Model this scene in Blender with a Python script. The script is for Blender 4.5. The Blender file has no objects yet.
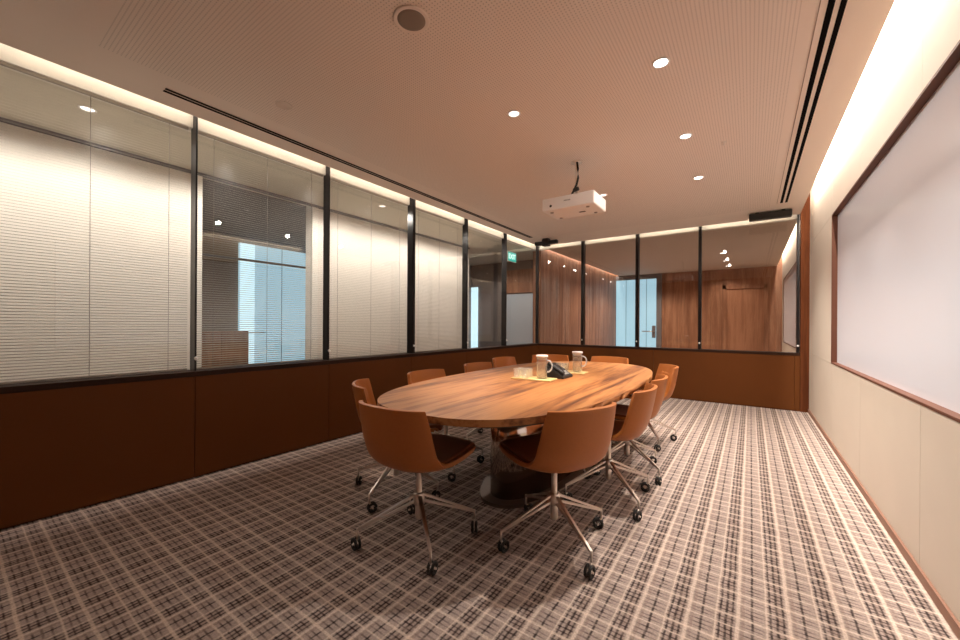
import bpy, bmesh, math, random
from mathutils import Vector, Matrix
R = math.radians
PI = math.pi
random.seed(7)
scene = bpy.context.scene
col = scene.collection

# ------------------------------------------------------------------ materials
def new_mat(name):
    m = bpy.data.materials.new(name); m.use_nodes = True
    nt = m.node_tree
    return m, nt, nt.nodes, nt.links, nt.nodes['Principled BSDF']

def plain(name, c, rough=.5, metal=0., spec=.5, trans=0., ior=1.45, noise=0., nscale=30., bump=0., coat=0.):
    m, nt, N, L, b = new_mat(name)
    b.inputs['Base Color'].default_value = (*c, 1)
    b.inputs['Roughness'].default_value = rough
    b.inputs['Metallic'].default_value = metal
    b.inputs['Specular IOR Level'].default_value = spec
    b.inputs['Transmission Weight'].default_value = trans
    b.inputs['IOR'].default_value = ior
    b.inputs['Coat Weight'].default_value = coat
    if noise or bump:
        tc = N.new('ShaderNodeTexCoord'); nz = N.new('ShaderNodeTexNoise')
        nz.inputs['Scale'].default_value = nscale; nz.inputs['Detail'].default_value = 4
        L.new(tc.outputs['Object'], nz.inputs['Vector'])
        if noise:
            mx = N.new('ShaderNodeMix'); mx.data_type = 'RGBA'
            mx.inputs[6].default_value = (*[x*(1-noise) for x in c], 1)
            mx.inputs[7].default_value = (*[min(1, x*(1+noise)) for x in c], 1)
            L.new(nz.outputs['Fac'], mx.inputs[0]); L.new(mx.outputs[2], b.inputs['Base Color'])
        if bump:
            bp = N.new('ShaderNodeBump'); bp.inputs['Strength'].default_value = bump; bp.inputs['Distance'].default_value = .002
            L.new(nz.outputs['Fac'], bp.inputs['Height']); L.new(bp.outputs['Normal'], b.inputs['Normal'])
    return m

def emit(name, c, s):
    m, nt, N, L, b = new_mat(name)
    b.inputs['Base Color'].default_value = (*[x*.3 for x in c], 1)
    b.inputs['Emission Color'].default_value = (*c, 1)
    b.inputs['Emission Strength'].default_value = s
    return m

def math_node(nt, op, a, b=None, c=None):
    n = nt.nodes.new('ShaderNodeMath'); n.operation = op
    for i, v in enumerate((a, b, c)):
        if v is None: continue
        if isinstance(v, (int, float)): n.inputs[i].default_value = v
        else: nt.links.new(v, n.inputs[i])
    return n.outputs[0]

def mixc(nt, f, a, b):
    n = nt.nodes.new('ShaderNodeMix'); n.data_type = 'RGBA'
    for i, v in ((0, f), (6, a), (7, b)):
        if isinstance(v, tuple): n.inputs[i].default_value = (*v, 1) if len(v) == 3 else v
        elif isinstance(v, (int, float)): n.inputs[i].default_value = v
        else: nt.links.new(v, n.inputs[i])
    return n.outputs[2]

def pane_mat(name, tint=(.93, .95, .93), gain=1.0, rough=0.):
    m = bpy.data.materials.new(name); m.use_nodes = True
    nt = m.node_tree; N, L = nt.nodes, nt.links; N.clear()
    out = N.new('ShaderNodeOutputMaterial'); mix = N.new('ShaderNodeMixShader')
    tr = N.new('ShaderNodeBsdfTransparent'); tr.inputs[0].default_value = (*tint, 1)
    gl = N.new('ShaderNodeBsdfGlossy'); gl.inputs['Roughness'].default_value = rough
    geo = N.new('ShaderNodeNewGeometry')
    fr = N.new('ShaderNodeFresnel')
    ior = math_node(nt, 'MULTIPLY_ADD', geo.outputs['Backfacing'], 1/1.5 - 1.5, 1.5)
    L.new(ior, fr.inputs['IOR'])
    f = math_node(nt, 'MULTIPLY', fr.outputs[0], gain)
    L.new(f, mix.inputs[0]); L.new(tr.outputs[0], mix.inputs[1]); L.new(gl.outputs[0], mix.inputs[2])
    L.new(mix.outputs[0], out.inputs[0])
    return m

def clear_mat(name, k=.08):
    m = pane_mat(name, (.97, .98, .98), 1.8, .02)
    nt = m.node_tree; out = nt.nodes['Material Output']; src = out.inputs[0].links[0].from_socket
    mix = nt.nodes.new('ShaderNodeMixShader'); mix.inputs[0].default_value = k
    df = nt.nodes.new('ShaderNodeBsdfDiffuse'); df.inputs[0].default_value = (.9, .9, .9, 1)  # white mixed in to stand for downlights reflected in the glass
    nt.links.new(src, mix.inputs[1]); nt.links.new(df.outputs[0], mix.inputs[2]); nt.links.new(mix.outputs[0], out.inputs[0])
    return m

def wood(name, dark, mid, light, axis='Y', scale=1., rough=.35, coat=0., contrast=1., spec=.35):
    m, nt, N, L, b = new_mat(name)
    b.inputs['Specular IOR Level'].default_value = spec
    tc = N.new('ShaderNodeTexCoord'); mp = N.new('ShaderNodeMapping')
    s = {'X': (.6, 9, 9), 'Y': (9, .6, 9), 'Z': (9, 9, .6)}[axis]
    mp.inputs['Scale'].default_value = [x*scale for x in s]
    L.new(tc.outputs['Object'], mp.inputs[0])
    n1 = N.new('ShaderNodeTexNoise'); n1.inputs['Scale'].default_value = 1.3; n1.inputs['Detail'].default_value = 6; n1.inputs['Distortion'].default_value = .6
    L.new(mp.outputs[0], n1.inputs['Vector'])
    n2 = N.new('ShaderNodeTexNoise'); n2.inputs['Scale'].default_value = 7; n2.inputs['Detail'].default_value = 3
    L.new(mp.outputs[0], n2.inputs['Vector'])
    f = math_node(nt, 'MULTIPLY_ADD', n2.outputs['Fac'], .35, math_node(nt, 'MULTIPLY', n1.outputs['Fac'], .75))
    cr = N.new('ShaderNodeValToRGB'); e = cr.color_ramp.elements
    e[0].position = .5 - .14/contrast; e[0].color = (*dark, 1)
    e[1].position = .5 + .16/contrast; e[1].color = (*light, 1)
    x = e.new(.53); x.color = (*mid, 1)
    L.new(f, cr.inputs[0]); L.new(cr.outputs[0], b.inputs['Base Color'])
    b.inputs['Roughness'].default_value = rough; b.inputs['Coat Weight'].default_value = coat
    b.inputs['Coat Roughness'].default_value = .15
    return m

# --- carpet: plaid, period .165 m, aligned with the room
def carpet_mat():
    m, nt, N, L, b = new_mat('plaid_carpet')
    tc = N.new('ShaderNodeTexCoord')
    nz = N.new('ShaderNodeTexNoise'); nz.inputs['Scale'].default_value = 9; nz.inputs['Detail'].default_value = 2
    L.new(tc.outputs['Object'], nz.inputs['Vector'])
    sp = N.new('ShaderNodeSeparateXYZ'); L.new(tc.outputs['Object'], sp.inputs[0])
    w = math_node(nt, 'MULTIPLY_ADD', nz.outputs['Fac'], .008, -.004)
    P = .1665
    def frac(s, off):
        s = math_node(nt, 'ADD', s, w)
        return math_node(nt, 'MULTIPLY', math_node(nt, 'FRACT', math_node(nt, 'DIVIDE', math_node(nt, 'SUBTRACT', s, off), P)), P)
    fx = frac(sp.outputs['X'], -1.035 - .010); fy = frac(sp.outputs['Y'], 1.180 - .008)
    def band(f, c, hw, soft=.0022):
        d = math_node(nt, 'ABSOLUTE', math_node(nt, 'SUBTRACT', f, c))
        n = N.new('ShaderNodeMapRange'); n.inputs['From Min'].default_value = hw + soft; n.inputs['From Max'].default_value = max(0, hw - soft)
        L.new(d, n.inputs['Value']); return n.outputs[0]
    def mx(*a):
        r = a[0]
        for q in a[1:]: r = math_node(nt, 'MAXIMUM', r, q)
        return r
    creamX = mx(band(fx, .010, .0062), band(fx, .104, .0034))
    creamY = mx(band(fy, .008, .0058), band(fy, .107, .0034))
    blackX = mx(band(fx, .057, .0042), band(fx, .117, .0038), band(fx, .138, .0044), band(fx, .158, .0036))
    shadeX = mx(band(fx, .026, .006), band(fx, .148, .018, .006))
    blk2 = mx(band(fx, .136, .031, .006), math_node(nt, 'MULTIPLY', band(fx, .057, .026, .012), .75))
    dashY = mx(band(fy, .032, .0030), band(fy, .055, .0036), band(fy, .080, .0034), band(fy, .128, .0024), band(fy, .148, .0030))
    # woven tufts break the lines up
    mp = N.new('ShaderNodeMapping'); mp.inputs['Scale'].default_value = (150, 150, 150); L.new(tc.outputs['Object'], mp.inputs[0])
    vr = N.new('ShaderNodeTexVoronoi'); vr.inputs['Scale'].default_value = 1.0; L.new(mp.outputs[0], vr.inputs['Vector'])
    n2 = N.new('ShaderNodeTexNoise'); n2.inputs['Scale'].default_value = 45; n2.inputs['Detail'].default_value = 3
    L.new(tc.outputs['Object'], n2.inputs['Vector'])
    rnd = N.new('ShaderNodeMapRange'); rnd.inputs['From Min'].default_value = .32; rnd.inputs['From Max'].default_value = .56
    L.new(n2.outputs['Fac'], rnd.inputs['Value'])
    n3 = N.new('ShaderNodeTexNoise'); n3.inputs['Scale'].default_value = 3.2; n3.inputs['Detail'].default_value = 2
    L.new(tc.outputs['Object'], n3.inputs['Vector'])
    base = mixc(nt, n3.outputs['Fac'], (.32, .25, .222), (.44, .355, .318))
    base = mixc(nt, math_node(nt, 'MULTIPLY', shadeX, .35), base, (.22, .15, .12))
    c = mixc(nt, math_node(nt, 'MULTIPLY', dashY, math_node(nt, 'MULTIPLY', math_node(nt, 'MULTIPLY_ADD', rnd.outputs[0], .60, .35), math_node(nt, 'MULTIPLY_ADD', blk2, .62, .38))), base, (.050, .027, .025))
    c = mixc(nt, math_node(nt, 'MULTIPLY', blackX, math_node(nt, 'MULTIPLY_ADD', rnd.outputs[0], .55, .33)), c, (.018, .011, .012))
    c = mixc(nt, math_node(nt, 'MULTIPLY', creamY, .66), c, (.68, .55, .46))
    c = mixc(nt, math_node(nt, 'MULTIPLY', creamX, .52), c, (.74, .60, .50))
    vv = math_node(nt, 'MULTIPLY_ADD', vr.outputs['Distance'], -.42, 1.18)
    mul = N.new('ShaderNodeVectorMath'); mul.operation = 'SCALE'
    L.new(c, mul.inputs[0]); L.new(vv, mul.inputs['Scale'])
    L.new(mul.outputs[0], b.inputs['Base Color'])
    b.inputs['Roughness'].default_value = .95; b.inputs['Specular IOR Level'].default_value = .15
    bp = N.new('ShaderNodeBump'); bp.inputs['Strength'].default_value = .5; bp.inputs['Distance'].default_value = .004
    h = math_node(nt, 'ADD', math_node(nt, 'MULTIPLY', mx(creamX, creamY), .6), math_node(nt, 'MULTIPLY', vr.outputs['Distance'], -.5))
    L.new(h, bp.inputs['Height']); L.new(bp.outputs['Normal'], b.inputs['Normal'])
    return m

# --- ceiling: perforated field with a plain border
def ceiling_mat():
    m, nt, N, L, b = new_mat('perforated_ceiling')
    tc = N.new('ShaderNodeTexCoord'); sp = N.new('ShaderNodeSeparateXYZ'); L.new(tc.outputs['Object'], sp.inputs[0])
    p = .018
    def cell(s):
        return math_node(nt, 'SUBTRACT', math_node(nt, 'FRACT', math_node(nt, 'DIVIDE', s, p)), .5)
    cx, cy = cell(sp.outputs['X']), cell(sp.outputs['Y'])
    d = math_node(nt, 'SQRT', math_node(nt, 'ADD', math_node(nt, 'MULTIPLY', cx, cx), math_node(nt, 'MULTIPLY', cy, cy)))
    dot = N.new('ShaderNodeMapRange'); dot.inputs['From Min'].default_value = .22; dot.inputs['From Max'].default_value = .15
    L.new(d, dot.inputs['Value'])
    def gt(s, v): return math_node(nt, 'GREATER_THAN', s, v)
    def lt(s, v): return math_node(nt, 'LESS_THAN', s, v)
    X, Y = sp.outputs['X'], sp.outputs['Y']
    msk = math_node(nt, 'MULTIPLY', math_node(nt, 'MULTIPLY', gt(X, -2.97), lt(X, .195)), math_node(nt, 'MULTIPLY', gt(Y, .50), lt(Y, 6.2)))
    f = math_node(nt, 'MULTIPLY', math_node(nt, 'MULTIPLY', dot.outputs[0], msk), .47)
    L.new(mixc(nt, f, CEIL_C, (.10, .06, .045)), b.inputs['Base Color'])
    b.inputs['Roughness'].default_value = .8; b.inputs['Specular IOR Level'].default_value = .2
    return m

CEIL_C = (.88, .765, .68)
M = dict(
    carpet=carpet_mat(), ceiling=ceiling_mat(),
    ceil_plain=plain('ceiling_paint', CEIL_C, .8, spec=.2),
    white=plain('white_plaster', (.86, .82, .76), .8, spec=.2),
    right_wall=plain('pale_veneer_panel', (.61, .525, .44), .6, spec=.3, noise=.06, nscale=2.2),
    leather_wall=plain('tan_leather_panel', (.128, .041, .0095), .6, spec=.15, noise=.08, nscale=3, bump=.05),
    sill=plain('dark_bronze_trim', (.035, .016, .010), .5, spec=.12),
    black=plain('black_bronze', (.014, .011, .011), .3, metal=.3),
    post=wood('red_wood_post', (.07, .019, .007), (.10, .030, .011), (.135, .043, .016), 'Z', 1., .75, spec=.05),
    redwood=wood('red_wood_panel', (.20, .085, .045), (.30, .135, .075), (.40, .20, .115), 'Z', .8, .5),
    table=wood('walnut_table', (.12, .042, .018), (.31, .118, .038), (.41, .175, .060), 'Y', .8, .45, 0., 1.5, .22),
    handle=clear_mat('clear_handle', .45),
    endwall=plain('grey_brown_wall', (.19, .16, .15), .6),
    edge=plain('shadow_line', (.34, .25, .20), .8),
    plate=plain('cover_plate_paint', (.76, .65, .57), .8, spec=.2),
    doorwood=wood('orange_wood_door', (.27, .115, .06), (.36, .165, .09), (.44, .21, .12), 'Z', .8, .5),
    table_edge=wood('walnut_edge', (.13, .05, .02), (.28, .11, .04), (.36, .15, .06), 'Y', 1, .35),
    leather=plain('cognac_leather', (.42, .135, .030), .42, spec=.4, noise=.06, nscale=60, bump=.12),
    leather_shaded=plain('shaded_leather_seat', (.20, .055, .018), .5, spec=.3, noise=.08, nscale=60, bump=.12),  # same leather, colour darkened for the shadow inside the chair
    chrome=plain('brushed_aluminium', (.78, .70, .64), .28, metal=1),
    drum=plain('polished_bronze', (.62, .52, .45), .13, metal=1),
    plinth=plain('dark_bronze', (.16, .11, .085), .4, metal=.6),
    blackp=plain('black_plastic', (.018, .017, .017), .4),
    rubber=plain('black_rubber', (.02, .018, .017), .6),
    greyp=plain('grey_plastic', (.35, .33, .31), .5),
    whitep=plain('white_plastic', (.86, .82, .79), .4),
    board=plain('white_writing_glass', (.76, .775, .85), .22, spec=.4),
    frame=plain('brown_frame', (.13, .052, .032), .5, spec=.2),
    base=plain('brown_skirting', (.26, .13, .085), .5),
    tray=wood('light_bamboo', (.62, .40, .15), (.74, .52, .22), (.82, .62, .30), 'X', 2., .45),
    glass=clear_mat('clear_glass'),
    pane=pane_mat('window_pane', (.96, .958, .945), 1.15),
    slat=plain('cream_slat', (.46, .42, .37), .75, spec=.2),
    cord=plain('grey_cord', (.25, .22, .19), .7),
    grille=plain('speaker_grille', (.27, .21, .165), .7),
    cwall=plain('corridor_plaster', (.82, .765, .70), .75, spec=.2, noise=.03, nscale=1.3),
    cceil=plain('corridor_ceiling', (.62, .57, .47), .8, spec=.2),
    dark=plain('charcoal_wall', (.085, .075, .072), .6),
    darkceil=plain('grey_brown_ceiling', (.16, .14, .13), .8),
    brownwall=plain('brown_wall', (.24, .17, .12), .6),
    nceil=plain('tan_ceiling', (.62, .50, .40), .8),
    cyan=emit('daylit_frosted_glass', (.42, .68, .82), .72),
    cyanb=emit('daylit_frosted_glass_bright', (.62, .88, 1.), 1.0),
    seam=plain('door_seam', (.10, .17, .22), .5),
    frost=plain('frosted_glass_grey', (.50, .55, .60), .5),
    grey=plain('grey_frame', (.17, .16, .17), .5),
    lamp=emit('lamp_lens', (1., .93, .84), 7.),
    lampdim=emit('lamp_lens_soft', (1., .93, .86), 1.6),
    exitg=emit('exit_green', (.03, .52, .42), .9),
    exitw=emit('exit_white', (.75, 1., .9), 1.3),
    slot=plain('slot_black', (.006, .005, .005), .9, spec=.05),
    screen=plain('dark_screen', (.03, .03, .035), .15),
)

# ------------------------------------------------------------------ mesh builder
class MB:
    def __init__(s): s.bm = bmesh.new()
    def _xf(s, vs, mat):
        if mat is not None:
            for v in vs: v.co = mat @ v.co
    def box(s, lo, hi, bevel=0., mat=None, seg=2):
        b = bmesh.new(); bmesh.ops.create_cube(b, size=1)
        for v in b.verts:
            v.co = Vector([(lo[i]+hi[i])/2 + v.co[i]*(hi[i]-lo[i]) for i in range(3)])
        if bevel: bmesh.ops.bevel(b, geom=b.edges[:], offset=bevel, segments=seg, profile=.5, affect='EDGES')
        s._merge(b, mat); return s
    def _merge(s, b, mat=None, smooth=False):
        if mat is not None: bmesh.ops.transform(b, matrix=mat, verts=b.verts[:])
        if smooth:
            for f in b.faces: f.smooth = True
        me = bpy.data.meshes.new('tmp'); b.to_mesh(me); b.free()
        s.bm.from_mesh(me); bpy.data.meshes.remove(me)
    def lathe(s, prof, n=24, mat=None, cap=True, smooth=True):   # prof: (r, z) list
        b = bmesh.new(); rings = []
        for r, z in prof:
            if r < 1e-6: rings.append([b.verts.new((0, 0, z))])
            else: rings.append([b.verts.new((r*math.cos(2*PI*i/n), r*math.sin(2*PI*i/n), z)) for i in range(n)])
        for A, B in zip(rings, rings[1:]):
            for i in range(n):
                j = (i+1) % n
                if len(A) == 1 and len(B) == 1: continue
                if len(A) == 1: f = b.faces.new((A[0], B[j], B[i]))
                elif len(B) == 1: f = b.faces.new((A[i], A[j], B[0]))
                else: f = b.faces.new((A[i], A[j], B[j], B[i]))
                f.smooth = smooth
        if cap:
            if len(rings[0]) > 1: b.faces.new(rings[0][::-1])
            if len(rings[-1]) > 1: b.faces.new(rings[-1])
        bmesh.ops.recalc_face_normals(b, faces=b.faces[:])
        s._merge(b, mat); return s
    def tube(s, pts, r, n=10, closed=False):
        pts = [Vector(p) for p in pts]; b = bmesh.new(); rings = []
        K = len(pts); rr = r if isinstance(r, (list, tuple)) else [r]*K
        up = Vector((0, 0, 1))
        for k, p in enumerate(pts):
            if closed: t = (pts[(k+1) % K]-pts[k-1]).normalized()
            else: t = (pts[min(k+1, K-1)]-pts[max(k-1, 0)]).normalized()
            a = t.cross(up)
            if a.length < 1e-3: a = t.cross(Vector((0, 1, 0)))
            a.normalize(); c = a.cross(t)
            rings.append([b.verts.new(p + rr[k]*(a*math.cos(2*PI*i/n)+c*math.sin(2*PI*i/n))) for i in range(n)])
        pairs = list(zip(rings, rings[1:])) + ([(rings[-1], rings[0])] if closed else [])
        for A, B in pairs:
            for i in range(n):
                j = (i+1) % n
                b.faces.new((A[i], A[j], B[j], B[i])).smooth = True
        if not closed: b.faces.new(rings[0][::-1]); b.faces.new(rings[-1])
        bmesh.ops.recalc_face_normals(b, faces=b.faces[:])
        s._merge(b); return s
    def prism(s, poly, z0, z1, bevel=0., mat=None, smooth=False, seg=3):   # poly in xy
        b = bmesh.new()
        A = [b.verts.new((x, y, z0)) for x, y in poly]; B = [b.verts.new((x, y, z1)) for x, y in poly]
        n = len(poly)
        for i in range(n):
            j = (i+1) % n; b.faces.new((A[i], A[j], B[j], B[i])).smooth = smooth
        bot = b.faces.new(A[::-1]); top = b.faces.new(B)
        if bevel: bmesh.ops.bevel(b, geom=list(top.edges)+list(bot.edges), offset=bevel, segments=seg, profile=.5, affect='EDGES')
        bmesh.ops.recalc_face_normals(b, faces=b.faces[:])
        s._merge(b, mat); return s
    def grid(s, rows):
        b = bmesh.new(); V = [[b.verts.new(p) for p in r] for r in rows]
        for i in range(len(V)-1):
            for j in range(len(V[0])-1):
                b.faces.new((V[i][j], V[i][j+1], V[i+1][j+1], V[i+1][j])).smooth = True
        s._merge(b); return s
    def build(s, name, m, parent=None, loc=None):
        me = bpy.data.meshes.new(name); s.bm.to_mesh(me); s.bm.free()
        me.materials.append(m)
        o = bpy.data.objects.new(name, me); col.objects.link(o)
        if parent is not None: o.parent = parent
        if loc is not None: o.location = loc
        return o

def tag(o, label, cat, group=None):
    o['label'] = label; o['category'] = cat
    if group: o['group'] = group
    return o
def thing(name, label, cat, loc=(0, 0, 0), rz=0, group=None):
    o = bpy.data.objects.new(name, None); col.objects.link(o)
    o.empty_display_size = .05; o.location = loc; o.rotation_euler = (0, 0, rz)
    return tag(o, label, cat, group)
def struct(o):
    o['kind'] = 'structure'; return o
def copy_tree(o, parent=None):
    c = o.copy(); col.objects.link(c)
    if parent is not None: c.parent = parent
    for ch in list(o.children): copy_tree(ch, c)
    return c

# ------------------------------------------------------------------ room numbers
H = 2.7
XL, XG = -3.40, -3.49          # leather panels / glass on the left
XR = .65
YB, YG = 6.793, 6.88           # leather panels / glass at the end
YR = -1.25                     # wall behind the camera
XCL, XCR, YCB = -3.381, .548, 6.786   # ceiling edges (light slots outside them)
HS = .80
TOP = 3.06
HDR = 2.66

struct(MB().box((-8.2, YR-.1, -.12), (.85, 13.7, 0)).build('floor', M['carpet']))
# ceiling raft with slots along three sides, and the closed top above the slots
struct(MB().box((XCL, YR, H), (XCR, YCB, H+.045)).build('ceiling', M['ceiling']))
mb = MB(); e_ = .0006
mb.box((XCL-e_, YR, H+.001), (XCL+.02, YCB+e_, H+.12)); mb.box((XCL-e_, YCB-.02, H+.001), (XCR+e_, YCB+e_, H+.12)); mb.box((XCR-.02, YR, H+.001), (XCR+e_, YCB+e_, H+.12))
struct(mb.build('trim_12', M['white']))
struct(MB().box((-3.62, YR, TOP), (.8, 6.98, TOP+.05)).build('ceiling_cove', M['white']))

# right wall: panels around the whiteboard recess
wb_y0, wb_y1, wb_z0, wb_z1 = .9, 5.06, .803, 2.262
mb = MB()
g = .0016
cols_y = [YR, .3, 1.45, 2.65, 3.85, wb_y1, 6.80]
for a, b_ in zip(cols_y, cols_y[1:]):
    mb.box((XR, a+g, 0), (XR+.10, b_-g, wb_z0-g))
    mb.box((XR, a+g, wb_z1+g), (XR+.10, b_-g, TOP))
mb.box((XR, YR, wb_z0+g), (XR+.10, wb_y0, wb_z1-g))
mb.box((XR, wb_y1, wb_z0+g), (XR+.10, 6.80, wb_z1-g))
mb.box((XR+.08, YR, 0), (XR+.14, 6.98, TOP))
struct(mb.build('wall_right', M['right_wall']))
struct(MB().box((XR-.012, YR, 0), (XR, YB, .05), .002).build('baseboard_right', M['base']))

# left wall: leather panels under the glazing
fins_y = [.015, 1.131, 2.255, 3.435, 4.545, 5.658, 6.75]
fin_t = [.012, .012, .012, .045, .014, .012, .012]
pan_y = [.015, 1.115, 2.232, 3.36, 4.48, 5.585]
XF, YF = -3.44, 6.832        # front edges of the fins
mb = MB()
ed = [YR] + pan_y + [YB]
for a, b_ in zip(ed, ed[1:]):
    mb.box((XL-.03, a+.0012, .012), (XL, b_-.0012, .762), .002, seg=1)
mb.box((XL-.13, YR, 0), (XL-.02, YG, .765))
struct(mb.build('wall_left', M['leather_wall']))
struct(MB().box((XL-.16, YR, .762), (XL+.004, YG+.02, HS), .003).build('trim_1', M['sill']))
# end wall
mb = MB(); fx_ = [-2.53, -1.577, -.648, .533]
for a, b_ in ((XL, -1.30), (-1.30, .495), (.495, .555)):
    mb.box((a+.0012, YB, .012), (b_-.0012, YB+.03, .762), .002, seg=1)
mb.box((XL-.09, YB+.02, 0), (XR, YB+.13, .765))
struct(mb.build('wall_back', M['leather_wall']))
struct(MB().box((XL, YB-.004, .762), (.555, YB+.16, HS), .003).build('trim_2', M['sill']))
struct(MB().box((.556, YB-.006, 0), (XR-.001, YB+.12, TOP), .002).build('trim_3', M['post']))
# wall behind the camera
mb = MB()
for a in range(5):
    mb.box((XL+a*.81+.002, YR-.03, 0), (XL+(a+1)*.81-.002, YR, TOP))
mb.box((-3.6, YR-.08, 0), (.8, YR-.02, TOP))
struct(mb.build('wall_rear', M['redwood']))
# bulkheads over the glazing
mb = MB(); mb.box((-3.60, YR, HDR), (-3.5035, YG+.1, TOP))
struct(mb.build('trim_4', M['white']))
mb = MB(); mb.box((-3.5035, YG+.0135, HDR), (.8, YG+.10, TOP))
struct(mb.build('trim_5', M['white']))

# windows: pane, fin and the small white blind control on the fin
def knob(mbx, p, axis):
    mat = Matrix.Translation(p) @ (Matrix.Rotation(R(90), 4, 'Y') if axis == 'x' else Matrix.Rotation(R(90), 4, 'X'))
    return mbx.lathe([(0, 0), (.012, 0), (.014, .006), (.012, .014), (0, .016)], 12, mat)
prev = YR
for i, (y, t) in enumerate(zip(fins_y, fin_t)):
    w = MB().box((XG-.010, prev, HS), (XG, y+t/2 if i < 6 else YG, 2.80)).build(f'window_{i+1}', M['pane'])
    struct(w)
    if i < 6:
        MB().box((XG-.05, y-t/2, HS), (XF, y+t/2, 2.80), .002, seg=1).build('mullion', M['black'], w)
        knob(MB(), (XF, y, .895), 'x').build('blind_control', M['whitep'], w)
    prev = y+t/2
prev = XL-.04
for i, x in enumerate(fx_):
    w = MB().box((prev, YG, HS), (x-.02, YG+.010, 2.80)).build(f'window_{i+8}', M['pane'])
    struct(w)
    t = .05 if i < 2 else (.042 if i == 2 else .03)
    MB().box((x-t/2, YF, HS), (x+t/2, YG+.05, 2.80), .002, seg=1).build('mullion', M['black'], w)
    knob(MB(), (x, YF, .895), 'y').build('blind_control', M['whitep'], w)
    prev = x+.02
struct(MB().box((-3.475, 6.815, HS), (-3.425, 6.865, 2.80), .002).build('trim_6', M['black']))

# venetian blinds behind the first four left panes
blind_lab = ['cream venetian blind behind the largest pane, nearest the camera',
             'cream venetian blind behind the second pane, over the dark doorway',
             'cream venetian blind behind the third pane, between the dark doorway and the wide black fin',
             'cream venetian blind behind the fourth pane, just beyond the wide black fin']
spans = [(.04, 1.10), (1.155, 2.225), (2.28, 3.385), (3.475, 4.515)]
for (a, b_), lab in zip(spans, blind_lab):
    x0 = XG-.028
    t = thing('venetian_blind', lab, 'blind', (x0, (a+b_)/2, HS), 0, 'venetian blinds in the left glazing')
    L2 = (b_-a)/2
    mb = MB()
    n = 102
    for k in range(n):
        z = .028 + k*.018
        mb.grid([[(-.0068, -L2, z+.0034), (-.0068, L2, z+.0034)], [(0, -L2, z+.0020), (0, L2, z+.0020)], [(.0068, -L2, z-.0014), (.0068, L2, z-.0014)]])
    mb.build('slats', M['slat'], t)
    for f in (-.78, 0, .78):
        MB().tube([(0, f*L2, .01), (0, f*L2, 1.85)], .0016, 6).build('ladder_cord', M['cord'], t)
    MB().box((-.008, -L2, .004), (.008, L2, .016), .002).build('bottom_rail', M['slat'], t)
    MB().box((-.010, -L2, 1.838), (.010, L2, 1.858), .002).build('head_rail', M['slat'], t)

# ------------------------------------------------------------------ beyond the left glazing: corridor and a dark room
XC = -4.50
mb = MB()
dy0, dy1 = 1.50, 2.73
mb.box((XC-.12, YR, 0), (XC, dy0, HDR)); mb.box((XC-.12, dy1, 0), (XC, 5.98, HDR))
struct(mb.build('wall_corridor', M['cwall']))
mb = MB(); mb.box((XC-.14, dy0-.05, 0), (XC+.012, dy0+.025, HDR)); mb.box((XC-.14, dy1-.025, 0), (XC+.012, dy1+.05, HDR))
struct(mb.build('door_1', M['white']))
struct(MB().box((XC, YR, HDR-.03), (XC+.02, 5.98, HDR)).build('trim_8', M['grey']))
struct(MB().box((-8.1, YR, HDR), (-3.60, 7.95, HDR+.05)).build('ceiling_corridor', M['cceil']))
# dark room
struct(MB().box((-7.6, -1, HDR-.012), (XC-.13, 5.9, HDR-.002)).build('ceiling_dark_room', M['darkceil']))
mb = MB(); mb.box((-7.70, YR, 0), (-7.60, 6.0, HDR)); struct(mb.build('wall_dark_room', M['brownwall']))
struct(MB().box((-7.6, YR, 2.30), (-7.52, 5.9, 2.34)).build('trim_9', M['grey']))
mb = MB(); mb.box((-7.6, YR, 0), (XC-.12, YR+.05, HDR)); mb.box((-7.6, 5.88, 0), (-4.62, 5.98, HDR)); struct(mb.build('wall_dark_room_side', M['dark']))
w = struct(MB().box((-7.59, 3.14, .1), (-7.545, 4.90, 2.62)).build('door_2', M['cyan']))
MB().box((-7.545, 3.15, .1), (-7.538, 3.40, 2.62)).build('bright_edge', M['cyanb'], w)
MB().box((-7.543, 3.9, .1), (-7.536, 3.91, 2.62)).build('seam', M['seam'], w)
MB().tube([(-7.545, 3.30, .99), (-7.49, 3.30, .99), (-7.49, 3.56, .99)], .014, 10).build('handle', M['whitep'], w)
t = thing('cabinet', 'low brown cabinet in the dark room beyond the second pane', 'cabinet', (-7.25, 2.78, 0))
MB().box((-.22, -.55, .08), (.22, .30, 1.03), .01).build('body', M['redwood'], t)
MB().box((-.20, -.52, 0), (.20, .28, .08)).build('base', M['blackp'], t)
MB().box((.22, -.53, .12), (.235, -.13, 1.0), .003).build('door', M['redwood'], t)
MB().box((.22, -.12, .12), (.235, .28, 1.0), .003).build('door', M['redwood'], t)
# end of the corridor (seen in the fifth and sixth panes)
mb = MB(); mb.box((-5.9, 5.98, 0), (-5.8, 7.9, HDR)); mb.box((-5.9, 7.85, 0), (-3.6, 7.95, HDR))
struct(mb.build('wall_corridor_end', M['endwall']))
mb = MB(); mb.box((-4.79, 7.83, 0), (-3.6, 7.85, 1.88)); struct(mb.build('trim_10', M['frost']))
mb = MB(); mb.box((-4.79, 7.82, 1.91), (-3.6, 7.85, 2.45)); struct(mb.build('trim_11', M['redwood']))
struct(MB().box((-5.79, 7.80, 0), (-5.60, 7.84, 2.10)).build('door_3', M['cyanb']))

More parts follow.
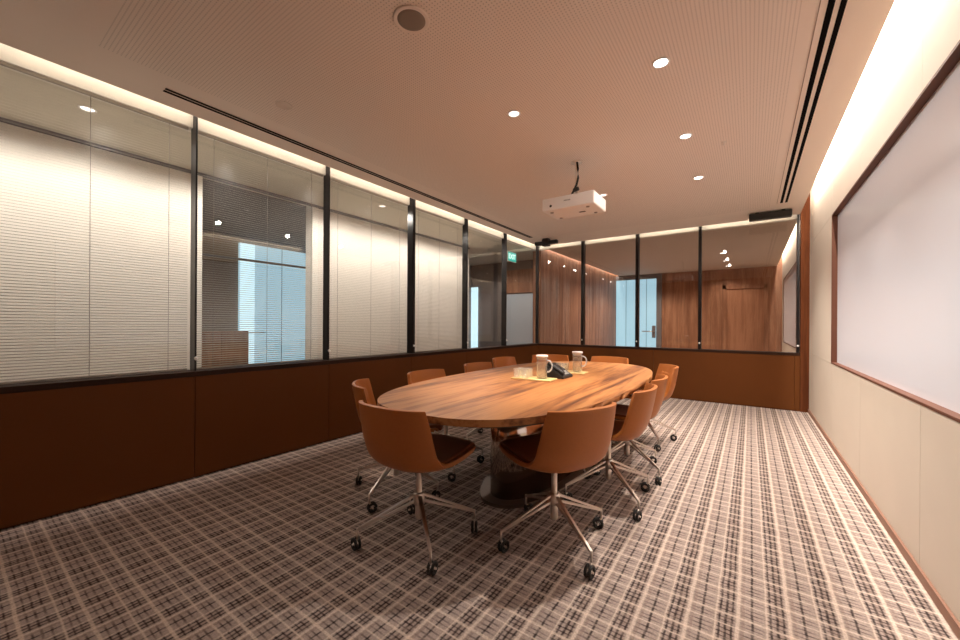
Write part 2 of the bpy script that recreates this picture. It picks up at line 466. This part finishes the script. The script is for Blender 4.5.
# exit sign hanging in the corridor
t = thing('exit_sign', 'small green lit EXIT sign hanging in the corridor behind the sixth pane', 'sign', (-3.9, 6.585, 2.417))
MB().box((-.02, -.168, 0), (.02, .168, .19), .004).build('box', M['whitep'], t)
MB().box((.02, -.158, .01), (.0225, .158, .18)).build('face', M['exitg'], t)
for s in (-1, 1): MB().tube([(0, s*.12, .19), (0, s*.12, HDR-2.417)], .004, 8).build('hanger', M['greyp'], t)
cu = bpy.data.curves.new('letters', 'FONT'); cu.body = 'EXIT'; cu.size = .135; cu.align_x = 'CENTER'; cu.align_y = 'CENTER'; cu.extrude = .0008; cu.offset = .003
tmp = bpy.data.objects.new('letters_tmp', cu); col.objects.link(tmp)
dg = bpy.context.evaluated_depsgraph_get(); dg.update()
me = bpy.data.meshes.new_from_object(tmp.evaluated_get(dg)); bpy.data.objects.remove(tmp)
me.materials.clear(); me.materials.append(M['exitw'])
o = bpy.data.objects.new('lettering', me); col.objects.link(o); o.parent = t
o.location = (.0235, 0, .095); o.rotation_euler = (R(90), 0, R(90))

# ------------------------------------------------------------------ beyond the end glazing: the next room
YN = 12.35
mb = MB()
for k in range(7):
    a = 6.98 + k*.76
    mb.box((-3.50, a+.003, 0), (-3.45, a+.757, 2.7))
mb.box((-3.62, 6.98, 0), (-3.49, YN+.1, TOP))
struct(mb.build('wall_next_left', M['redwood']))
mb = MB()
for a, b_ in ((-3.6, -3.52), (-2.2, -1.55), (-1.55, -.90), (-.90, -.62)):
    mb.box((a+.004, YN-.03, 0), (b_-.004, YN, 2.7))
mb.box((-.62, YN-.03, 2.26), (.36, YN, 2.7)); mb.box((.36, YN-.03, 0), (.75, YN, 2.7))
mb.box((-3.6, YN, 0), (.8, YN+.1, TOP))
struct(mb.build('wall_next_end', M['redwood']))
struct(MB().box((XR, 6.98, 0), (XR+.14, YN+.1, TOP)).build('wall_next_right', M['right_wall']))
struct(MB().box((-3.37, 6.99, H), (XCR, YN, H+.04)).build('ceiling_next', M['nceil']))
struct(MB().box((-3.62, 6.98, TOP), (.8, YN+.1, TOP+.05)).build('ceiling_next_cove', M['white']))
w = struct(MB().box((-3.45, YN-.06, 0), (-2.28, YN-.02, 2.56)).build('door_4', M['cyan']))
mb = MB(); mb.box((-3.62, YN-.09, 0), (-3.45, YN-.01, 2.70)); mb.box((-2.28, YN-.09, 0), (-2.14, YN-.01, 2.70)); mb.box((-3.45, YN-.09, 2.56), (-2.28, YN-.01, 2.70))
mb.build('door_frame', M['grey'], w)
for x in (-3.15, -2.86, -2.56): MB().box((x-.006, YN-.064, 0), (x+.006, YN-.058, 2.56)).build('seam', M['seam'], w)
MB().box((-2.40, YN-.075, .80), (-2.30, YN-.06, 1.16), .004).build('lock_plate', M['grey'], w)
MB().tube([(-2.34, YN-.07, .99), (-2.34, YN-.13, .99), (-2.66, YN-.13, .99)], .016, 10).build('handle', M['chrome'], w)
w = struct(MB().box((-.54, YN-.02, 0), (.28, YN-.005, 2.16)).build('door_5', M['doorwood']))
mb = MB(); mb.box((-.62, YN-.06, 0), (-.54, YN, 2.26)); mb.box((.28, YN-.06, 0), (.36, YN, 2.26)); mb.box((-.62, YN-.06, 2.16), (.36, YN, 2.26))
mb.build('door_frame', M['redwood'], w)

# ------------------------------------------------------------------ chairs
def crom(P, t):
    n = len(P)-1; s = min(max(t, 0), 1)*n; i = min(int(s), n-1); f = s-i
    g_ = lambda k: P[min(max(k, 0), n)]
    p0, p1, p2, p3 = g_(i-1), g_(i), g_(i+1), g_(i+2)
    return [.5*((2*b1)+(-a+c)*f+(2*a-5*b1+4*c-d)*f*f+(-a+3*b1-3*c+d)*f**3) for a, b1, c, d in zip(p0, p1, p2, p3)]
CEN = [(.295, .450), (.262, .468), (.08, .446), (-.10, .434), (-.195, .460), (-.240, .545), (-.266, .655), (-.286, .768)]
SID = [(.250, .454), (.222, .470), (.09, .466), (-.05, .468), (-.128, .512), (-.160, .595), (-.184, .688), (-.204, .762)]
HWD = [(.170,), (.205,), (.232,), (.243,), (.246,), (.243,), (.236,), (.226,)]
def shell_pt(u, v, off=0.):
    def P(u, v):
        c, s, h = crom(CEN, v), crom(SID, v), crom(HWD, v)[0]
        w = abs(u)**2.7
        return Vector((h*(u*(1.08-.08*u*u)), c[0]*(1-w)+s[0]*w, c[1]*(1-w)+s[1]*w))
    p = P(u, v)
    if off:
        du = P(min(u+.02, 1), v)-P(max(u-.02, -1), v); dv = P(u, min(v+.02, 1))-P(u, max(v-.02, 0))
        n = du.cross(dv); n.normalize()
        p = p + n*off
    return p
def surf(u0, u1, v0, v1, nu, nv, off):
    return [[shell_pt(u0+(u1-u0)*j/nu, v0+(v1-v0)*i/nv, off) for j in range(nu+1)] for i in range(nv+1)]
def thick(o, t, off=0, sub=1):
    m = o.modifiers.new('thickness', 'SOLIDIFY'); m.thickness = t; m.offset = off; m.use_even_offset = True
    b = o.modifiers.new('round', 'BEVEL'); b.width = min(t*.35, .006); b.segments = 2; b.limit_method = 'ANGLE'; b.angle_limit = R(60)

def make_chair():
    t = thing('conference_chair', 'x', 'chair', (0, 0, 0), 0, 'cognac leather chairs around the conference table')
    o = MB().grid(surf(-1, 1, 0, 1, 20, 30, 0)).build('shell', M['leather'], t); thick(o, .020)
    o = MB().grid(surf(-.86, .86, .04, .47, 14, 14, -.017)).build('seat_pad', M['leather_shaded'], t); thick(o, .018)
    o = MB().grid(surf(-.80, .80, .54, .88, 14, 14, -.0125)).build('back_pad', M['leather'], t); thick(o, .006)
    MB().prism([(-.07, -.07), (.07, -.07), (.06, .09), (-.06, .09)], .404, .428, .008).build('seat_plate', M['blackp'], t)
    MB().lathe([(.028, .405), (.0165, .39), (.0165, .255), (.021, .25), (.021, .125), (.016, .118), (0, .118)], 20).build('column', M['chrome'], t)
    MB().lathe([(.024, .262), (.031, .258), (.031, .200), (.024, .196)], 24).build('hub', M['chrome'], t)
    for k in range(4):
        A = 45 + 90*k
        rot = Matrix.Rotation(R(A), 4, 'Z')
        mb = MB()
        # blade of two bars meeting at the tip
        bm = bmesh.new()
        def bar(p0, p1, w0, w1, h0, h1):
            vs = []
            for (x, z), w, h in ((p0, w0, h0), (p1, w1, h1)):
                vs.append([bm.verts.new((x, sy*w, z+sz*h)) for sy, sz in ((-1, -1), (1, -1), (1, 1), (-1, 1))])
            for i in range(4):
                j = (i+1) % 4; bm.faces.new((vs[0][i], vs[0][j], vs[1][j], vs[1][i]))
            bm.faces.new(vs[0][::-1]); bm.faces.new(vs[1])
        bar((.02, .249), (.317, .112), .010, .007, .007, .005)
        bar((.02, .215), (.315, .108), .009, .006, .007, .005)
        bmesh.ops.recalc_face_normals(bm, faces=bm.faces[:])
        bmesh.ops.bevel(bm, geom=bm.edges[:], offset=.002, segments=2, affect='EDGES')
        mb._merge(bm, rot)
        leg = mb.build('leg', M['chrome'], t)
        tip = rot @ Vector((.315, 0, 0))
        sw = R(A + (70, 20, 115, -40)[k]); d = Vector((math.cos(sw), math.sin(sw), 0)); side = Vector((-d.y, d.x, 0))
        c = tip + d*-.018 + Vector((0, 0, .031))
        mb = MB(); mb.tube([tip+Vector((0, 0, .118)), tip+Vector((0, 0, .062))], .0055, 10)
        mb.tube([tip+Vector((0, 0, .064)), c+Vector((0, 0, .006))], .006, 8)
        mb.tube([c-side*.021, c+side*.021], .005, 8)
        cs = mb.build('caster', M['chrome'], leg)
    # wheels are sub-parts' meshes of the caster: two rings each
        for s in (-1, 1):
            ring = []
            for q in range(20):
                a = 2*PI*q/20
                ring.append(c + side*(s*.0105) + (d*math.cos(a)+Vector((0, 0, 1))*math.sin(a))*.0235)
            MBR = MB().tube(ring, .0075, 8, True)
            if s < 0: keep = MBR
            else:
                me = bpy.data.meshes.new('t'); MBR.bm.to_mesh(me); keep.bm.from_mesh(me); bpy.data.meshes.remove(me)
        keep.build('caster_wheels', M['rubber'], leg)
    return t

G = 'cognac leather chairs around the conference table'
chairs = [  # hub x, y, facing degrees, turn of the swivel base, label
    (-1.455, 1.50, 91, 8, 'nearest leather chair at the near end of the table, its dark back towards the camera'),
    (-.862, 1.925, 156, 36, 'leather chair at the near right corner of the table, broad back towards the camera'),
    (-.783, 2.63, 183, 2, 'first leather chair on the right long side, beyond the near right corner chair'),
    (-.812, 3.22, 186, 8, 'middle leather chair on the right long side, overlapped by the one before it'),
    (-.87, 4.12, 205, -35, 'leather chair at the far right corner, its bright orange inner back visible'),
    (-1.46, 4.66, 266, 10, 'leather chair at the far end of the table, right of the rear jug'),
    (-2.07, 4.52, 300, 20, 'leather chair at the far left corner of the table, behind the phone'),
    (-2.22, 3.94, 358, 0, 'farthest leather chair on the left long side, next to the far corner chair'),
    (-2.07, 3.20, 0, 20, 'middle leather chair on the left long side, below the fourth pane'),
    (-2.04, 2.41, 2, 5, 'leather chair on the left long side below the third pane'),
    (-2.0, 1.84, 49, 12, 'leather chair at the near left corner, turned sideways beside the dark leather wall'),
]
first = make_chair()
for i, (x, y, f, tw, lab) in enumerate(chairs):
    c = first if i == 0 else copy_tree(first)
    c.location = (x, y, 0); c.rotation_euler = (0, 0, R(f-90)); c['label'] = lab; c['category'] = 'chair'; c['group'] = G
    for ch in c.children:
        if ch.name.startswith('leg'): ch.rotation_euler = (0, 0, R(tw))

# ------------------------------------------------------------------ table
def superell(a, b, n, k=96):
    out = []
    for i in range(k):
        th = 2*PI*i/k; c, s = math.cos(th), math.sin(th)
        out.append((a*math.copysign(abs(c)**(2/n), c), b*math.copysign(abs(s)**(2/n), s)))
    return out
TZ = .735
TX, TY = -1.362, 2.89
t = thing('conference_table', 'long oval walnut conference table in the middle of the room', 'table', (TX, TY, 0), .022)
MB().prism(superell(.705, 1.567, 2.75, 160), TZ-.034, TZ, .004, smooth=True).build('tabletop', M['table'], t)
MB().prism(superell(.66, 1.50, 3.0, 96), TZ-.05, TZ-.034).build('underframe', M['blackp'], t)
b_ = MB(); b_.prism(superell(.235, .76, 2.2, 160), .022, TZ-.05, smooth=True)
b_.build('drum_base', M['drum'], t)
MB().prism(superell(.31, .84, 2.2, 96), 0, .022, .005, smooth=True).build('plinth', M['plinth'], t)

# ------------------------------------------------------------------ things on the table
t = thing('serving_tray', 'pale wooden tray nearer the camera, under the lidded jug', 'tray', (-1.40, 2.725, TZ), R(4), 'pale wooden trays on the table')
MB().box((-.165, -.085, 0), (.165, .085, .010), .003).build('board', M['tray'], t)
t2 = copy_tree(t); t2.location = (-1.355, 3.30, TZ); t2.rotation_euler = (0, 0, R(4))
t2['label'] = 'pale wooden tray farther from the camera, under the jug with the round handle'

def make_glass():
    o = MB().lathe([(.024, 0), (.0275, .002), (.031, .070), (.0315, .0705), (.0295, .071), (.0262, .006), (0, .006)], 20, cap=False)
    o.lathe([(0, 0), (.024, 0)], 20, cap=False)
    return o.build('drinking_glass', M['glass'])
gl = make_glass(); zt = TZ+.010
spots1 = [(-.125, -.045), (-.055, -.045), (-.125, .03), (-.055, .03)]
labs1 = ['drinking glass at the near left of the front tray', 'drinking glass on the front tray, near side, next to the lidded jug',
         'drinking glass at the back left of the front tray', 'drinking glass on the front tray, back row, next to the lidded jug']
spots2 = [(-.10, -.045), (-.03, -.045), (-.10, .03), (-.03, .03)]
labs2 = ['drinking glass at the near left of the rear tray behind the phone', 'drinking glass on the rear tray, near side, beside the jug with the round handle',
         'drinking glass at the back left of the rear tray behind the phone', 'drinking glass on the rear tray, back row, beside the jug with the round handle']
k = 0
for (cx, cy, a), sp, lb in (((-1.40, 2.725, R(4)), spots1, labs1), ((-1.355, 3.30, R(4)), spots2, labs2)):
    for (px, py), l in zip(sp, lb):
        o = gl if k == 0 else gl.copy()
        if k: col.objects.link(o)
        o.location = (cx+px*math.cos(a)-py*math.sin(a), cy+px*math.sin(a)+py*math.cos(a), zt)
        tag(o, l, 'glass', 'drinking glasses on the trays'); k += 1

def make_jug():
    t = thing('water_jug', 'x', 'jug', (0, 0, 0), 0, 'water jugs on the trays')
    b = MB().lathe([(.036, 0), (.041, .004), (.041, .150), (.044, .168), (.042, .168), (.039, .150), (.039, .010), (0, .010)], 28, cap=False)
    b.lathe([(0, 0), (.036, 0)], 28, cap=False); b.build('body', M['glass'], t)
    MB().lathe([(0, .150), (.0375, .150), (.0375, .166), (.046, .168), (.046, .180), (.043, .183), (0, .183)], 28).build('lid', M['whitep'], t)
    pts = [(.040+.040*math.sin(PI*i/12)**.8, 0, .096+.045*math.cos(PI*i/12)) for i in range(13)]
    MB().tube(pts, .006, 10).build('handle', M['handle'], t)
    return t
j = make_jug(); j.location = (-1.335, 2.735, zt); j.rotation_euler = (0, 0, R(35))
j['label'] = 'clear water jug with a white lid on the front tray'
j2 = copy_tree(j); j2.location = (-1.265, 3.305, zt); j2.rotation_euler = (0, 0, R(30)); j2['label'] = 'clear water jug with a round handle on the rear tray'

# black wedge shaped conference phone
t = thing('conference_phone', 'black wedge shaped conference phone between the two trays', 'phone', (-1.29, 2.95, TZ), R(0))
def wedge(x0, x1, y0, y1, h0, h1, z=0):
    bm = bmesh.new()
    v = [bm.verts.new(p) for p in ((x0, y0, z), (x1, y0, z), (x1, y1, z), (x0, y1, z), (x0, y0, h0), (x1, y0, h1), (x1, y1, h1), (x0, y1, h0))]
    for f in ((3, 2, 1, 0), (4, 5, 6, 7), (0, 1, 5, 4), (1, 2, 6, 5), (2, 3, 7, 6), (3, 0, 4, 7)): bm.faces.new([v[i] for i in f])
    bmesh.ops.bevel(bm, geom=bm.edges[:], offset=.004, segments=2, affect='EDGES'); return bm
mb = MB(); mb._merge(wedge(-.075, .085, -.10, .10, .112, .016)); mb.build('body', M['blackp'], t)
sl = math.atan2(.112-.016, .16)
mat = Matrix.Translation((.005, 0, .0652)) @ Matrix.Rotation(sl, 4, 'Y')
MB().box((-.065, -.02, 0), (.02, .085, .003), .001, mat).build('screen', M['screen'], t)
mb = MB()
for i in range(4):
    for q in range(3): mb.box((.028+q*.016, -.01+i*.02, 0), (.040+q*.016, .004+i*.02, .004), .001, mat)
mb.build('keypad', M['greyp'], t)
MB().box((-.085, -.085, .002), (.075, -.045, .028), .01, mat, 3).build('handset', M['blackp'], t)

# ------------------------------------------------------------------ ceiling equipment
def downlight(x, y, z, label, dim, grp, r=.045):
    t = thing('downlight', label, 'ceiling light', (x, y, z), 0, grp)
    MB().lathe([(r*.82, 0), (r*1.08, 0), (r*1.10, -.004), (r*.90, -.006), (r*.82, -.002)], 28, cap=False).build('rim', M['whitep'], t)
    MB().lathe([(0, -.003), (r*.83, -.003), (r*.83, -.001), (0, -.001)], 28).build('lens', M['lampdim'] if dim else M['lamp'], t)
    return t
D = 'recessed downlights in the ceiling'
downlight(-.435, 2.43, H, 'glaring downlight nearest the camera in the right row', False, D, .045)
downlight(-.437, 3.485, H, 'glaring downlight second in the right row', False, D, .045)
downlight(-.448, 4.54, H, 'glaring downlight farthest in the right row', False, D, .045)
downlight(-1.412, 2.412, H, 'softly lit downlight above the table, left of the glaring row', True, D)
downlight(-1.428, 4.52, H, 'softly lit downlight just behind the projector', True, D)
DN = 'downlights beyond the glass'
for y, l in ((9.52, 'nearest'), (10.7, 'middle'), (11.64, 'farthest')):
    downlight(-.51, y, H, f'{l} of three small downlights in the next room behind the end glass', False, DN, .03)
for x, y, l in ((-3.80, .60, 'corridor downlight seen through the first pane near its top'), (-3.82, 3.245, 'corridor downlight seen through the top of the third pane')):
    downlight(x, y, HDR, l, True, DN, .045)

t = thing('ceiling_speaker', 'round brown ceiling speaker in the perforated ceiling', 'speaker', (-1.403, 1.372, H))
MB().lathe([(.070, -.001), (.090, -.001), (.090, -.006), (.084, -.009), (.070, -.006)], 40, cap=False).build('rim', M['ceil_plain'], t)
MB().lathe([(0, -.001), (.071, -.001), (.071, -.005), (.05, -.0065), (0, -.007)], 40).build('grille', M['grille'], t)
tag(MB().lathe([(0, 0), (.055, 0), (.055, -.0025), (.051, -.003), (.050, -.0015), (0, -.0015)], 36).build('ceiling_cover_plate', M['plate'], None, (-2.69, 1.40, H)), 'flat round cover plate in the ceiling near the left air slot', 'cover plate')
t = thing('ceiling_sprinkler', 'tiny sprinkler head in the ceiling right of the downlights', 'sprinkler', (-.19, 3.78, H))
MB().lathe([(0, 0), (.018, 0), (.016, -.004), (.006, -.006), (.005, -.022), (0, -.022)], 16).build('body', M['chrome'], t)
MB().lathe([(0, -.022), (.012, -.022), (.012, -.024), (0, -.024)], 16).build('deflector', M['chrome'], t)

def diffuser(label, xs_, y0, y1, x0, x1):
    t = thing('air_diffuser', label, 'air vent', ((x0+x1)/2, (y0+y1)/2, H), 0, 'linear air slots in the ceiling')
    cx = (x0+x1)/2; L2 = (y1-y0)/2
    MB().box((x0-cx, -L2, -.0022), (x1-cx, L2, -.0005), .0004, seg=1).build('frame', M['ceil_plain'], t)
    if x1-x0 > .1:
        for e in (x0,): MB().box((e-cx-.002, -L2, -.003), (e-cx+.002, L2, -.0004)).build('edge', M['edge'], t)
    for a, b_ in xs_: MB().box((a-cx, -L2+.004, -.0040), (b_-cx, L2-.004, -.0020)).build('slot', M['slot'], t)
diffuser('double black air slot along the right side of the ceiling', [(.292, .319), (.341, .365)], -1.0, 6.05, .262, .402)
diffuser('thin double black air slot along the left side of the ceiling', [(-3.186, -3.162), (-3.150, -3.126)], .85, 6.02, -3.192, -3.120)

# projector
px0, px1, py0, py1, pz0, pz1 = -1.625, -1.125, 3.31, 3.655, 2.238, 2.355
t = thing('projector', 'white ceiling projector on a short pole with a black cable', 'projector', ((px0+px1)/2, (py0+py1)/2, pz0))
a, b_ = (px1-px0)/2, (py1-py0)/2; hh = pz1-pz0
MB().box((-a, -b_, 0), (a, b_, hh), .012, seg=3).build('body', M['whitep'], t)
mx_ = -1.346-(px0+px1)/2; my_ = 3.465-(py0+py1)/2; top = H-pz0
MB().lathe([(.05, hh-.002), (.05, hh+.012), (.02, hh+.03), (.013, hh+.03), (.013, top-.012), (.05, top-.012), (.05, top)], 24, Matrix.Translation((mx_, my_, 0))).build('mount_pole', M['chrome'], t)
MB().tube([(mx_+.012, my_-.02, top), (mx_+.022, my_-.022, top-.08), (mx_+.026, my_-.024, top-.16), (mx_+.012, my_-.024, top-.22), (mx_-.03, my_-.04, hh+.03), (mx_-.07, my_-.05, hh+.004)], .010, 10).build('cable', M['rubber'], t)
MB().tube([(mx_-.02, my_-.02, hh+.075), (mx_+.03, my_-.02, hh+.085)], .018, 10).build('cable_tie', M['rubber'], t)
mat = Matrix.Translation((-a+.09, -b_+.001, .040)) @ Matrix.Rotation(R(90), 4, 'X')
MB().lathe([(.012, 0), (.012, .003), (.009, .004), (0, .003)], 16, mat).build('sensor', M['blackp'], t)
mb = MB()
for k in range(5): mb.box((-.03+k*.013, -b_-.001, .062), (-.021+k*.013, -b_+.001, .074))
mb.build('logo', M['greyp'], t)
mb = MB()
for k in range(9): mb.box((a-.001, -b_+.05+k*.026, .03), (a+.001, -b_+.064+k*.026, .085))
mb.build('side_vent', M['whitep'], t)
for x_, y_ in ((-.18, -.10), (.17, -.10), (-.18, .12), (.17, .12)):
    MB().lathe([(0, -.008), (.014, -.008), (.016, 0), (0, 0)], 16, Matrix.Translation((x_, y_, 0))).build('foot', M['greyp'], t)
MB().box((.04, .02, -.002), (.10, .045, .001)).build('latch', M['blackp'], t)

# black conference camera under the ceiling
t = thing('conference_camera', 'black conference camera with two arms under the ceiling near the far left corner', 'camera', (-2.98, 6.25, H))
MB().box((-.055, -.05, -.02), (.055, .05, 0), .004).build('mount', M['blackp'], t)
MB().box((-.215, -.04, -.105), (.215, .04, -.042), .012, seg=3).build('arm_bar', M['blackp'], t)
MB().box((-.06, -.065, -.135), (.06, .055, -.018), .012, seg=3).build('camera_body', M['blackp'], t)
MB().lathe([(0, .008), (.018, .006), (.024, 0), (.024, -.02)], 20, Matrix.Translation((0, -.067, -.09)) @ Matrix.Rotation(R(90), 4, 'X')).build('lens', M['screen'], t)
# black sound bar under the ceiling at the far right
t = thing('ceiling_sound_bar', 'long black sound bar under the ceiling at the far right', 'speaker', (.205, 6.42, H))
MB().box((-.23, -.055, -.100), (.23, .055, -.012), .012, seg=3).build('body', M['blackp'], t)
for s in (-1, 1): MB().box((s*.14-.02, -.03, -.015), (s*.14+.02, .03, 0), .002).build('bracket', M['blackp'], t)
MB().box((-.215, -.0575, -.092), (.215, -.0545, -.020), .001).build('grille', M['rubber'], t)

# whiteboard in the right wall recess
t = thing('whiteboard', 'large white writing board recessed in a thin brown frame on the right wall', 'whiteboard', (XR, (wb_y0+wb_y1)/2, wb_z0))
L2 = (wb_y1-wb_y0)/2-.001; hz = wb_z1-wb_z0
MB().box((.038, -L2, .001), (.060, L2, hz-.001)).build('board', M['board'], t)
mb = MB(); w_ = .014
mb.box((-.004, -L2, 0.001), (.038, L2, w_)); mb.box((-.004, -L2, hz-w_), (.038, L2, hz-.001))
mb.box((-.004, -L2, w_), (.038, -L2+w_, hz-w_)); mb.box((-.004, L2-w_, w_), (.038, L2, hz-w_))
mb.build('frame', M['frame'], t)

t = thing('whiteboard', 'grey looking writing board on the right wall of the next room, behind the end glass', 'whiteboard', (XR, 9.6, wb_z0))
MB().box((-.012, -1.9, 0), (-.001, 1.9, hz)).build('board', M['board'], t)
mb = MB()
mb.box((-.02, -1.92, -.015), (-.001, 1.92, 0)); mb.box((-.02, -1.92, hz), (-.001, 1.92, hz+.015)); mb.box((-.02, -1.92, 0), (-.001, -1.9, hz)); mb.box((-.02, 1.9, 0), (-.001, 1.92, hz))
mb.build('frame', M['frame'], t)

# ------------------------------------------------------------------ light
def area(name, loc, sx, sy, power, color, rot):
    l = bpy.data.lights.new(name, 'AREA'); l.shape = 'RECTANGLE'; l.size = sx; l.size_y = sy; l.energy = power; l.color = color
    o = bpy.data.objects.new(name, l); col.objects.link(o); o.location = loc; o.rotation_euler = rot
    return o
def spot(name, loc, power, color, ang=110, blend=.6, r=.03):
    l = bpy.data.lights.new(name, 'SPOT'); l.energy = power; l.color = color; l.spot_size = R(ang); l.spot_blend = blend; l.shadow_soft_size = r
    o = bpy.data.objects.new(name, l); col.objects.link(o); o.location = loc
    return o
WARM = (1., .91, .81); WARM2 = (1., .84, .68); NEUT = (1., .94, .86)
# LED strips hidden in the three ceiling slots, shining down them
area('cove_light_right', (.572, 3.9, 3.04), .03, 4.8, 105, WARM, (0, R(-20), 0))
area('cove_light_left', (-3.405, 3.4, 3.03), .03, 6.7, 42, WARM, (0, R(22), 0))
area('cove_light_end', (-1.42, 6.812, 3.03), 3.8, .03, 30, WARM, (R(22), 0, 0))
for y, p in ((1.38, 18), (2.43, 125), (3.485, 125), (4.54, 125), (5.6, 125)):
    spot('downlight_beam', (-.437, y, H-.02), p, WARM, 98, .9).rotation_euler = (0, R(-5), 0)
for y, p in ((2.412, 70), (4.52, 70)): spot('downlight_beam', (-1.415, y, H-.02), p*2.1, WARM2, 56, .9)
for y in (2.43, 3.485, 4.54): spot('downlight_spill', (-.437, y, H-.03), 14, WARM, 172, .3)
# corridor, dark room and next room lights
for k in range(9): spot('corridor_beam', (-3.86, -.9+k*.8, HDR-.02), 24, NEUT, 172, .4)  # row of unseen spots added to light the corridor wall evenly
spot('corridor_beam', (-4.6, 6.9, HDR-.02), 30, NEUT, 150, .5)
for y in (1.5, 3.5): spot('dark_room_beam', (-6.2, y, HDR-.03), 9, WARM, 140, .6)
for y in (8.4, 9.52, 10.7, 11.64): spot('next_room_beam', (-.51, y, H-.02), 28, WARM2, 140, .6)
spot('next_room_beam', (-2.2, 9.0, H-.02), 100, WARM2, 140, .6); spot('next_room_beam', (-2.2, 11.0, H-.02), 100, WARM2, 140, .6)
area('cove_light_next_left', (-3.41, 10, 3.0), .03, 5.8, 50, WARM, (0, R(-8), 0))
area('cove_light_next_right', (.58, 10, 3.0), .03, 5.8, 50, WARM, (0, R(10), 0))

w = bpy.data.worlds.new('world'); scene.world = w; w.use_nodes = True
w.node_tree.nodes['Background'].inputs[0].default_value = (0, 0, 0, 1)

# ------------------------------------------------------------------ camera
FPX, YAW, HOR, ROLL, CH = 383.0, .615, 324.516, -.0059, 1.1644
cam = bpy.data.cameras.new('camera'); cam.sensor_width = 36; cam.lens = FPX*36/960
co = bpy.data.objects.new('camera', cam); col.objects.link(co)
co.location = (0, 0, CH)
co.rotation_euler = (Matrix.Rotation(YAW, 3, 'Z') @ Matrix.Rotation(R(90), 3, 'X') @ Matrix.Rotation(-ROLL, 3, 'Z')).to_euler()
cam.shift_y = (HOR-320)/960
cam.clip_start = .02
scene.camera = co

scene.view_settings.view_transform = 'Standard'
try: scene.view_settings.look = 'None'
except Exception: pass
scene.view_settings.gamma = 1
scene.view_settings.exposure = .38
scene.cycles.max_bounces = 10
scene.cycles.transparent_max_bounces = 24
scene.cycles.sample_clamp_indirect = 6
scene.cycles.caustics_refractive = False
scene.cycles.use_denoising = True
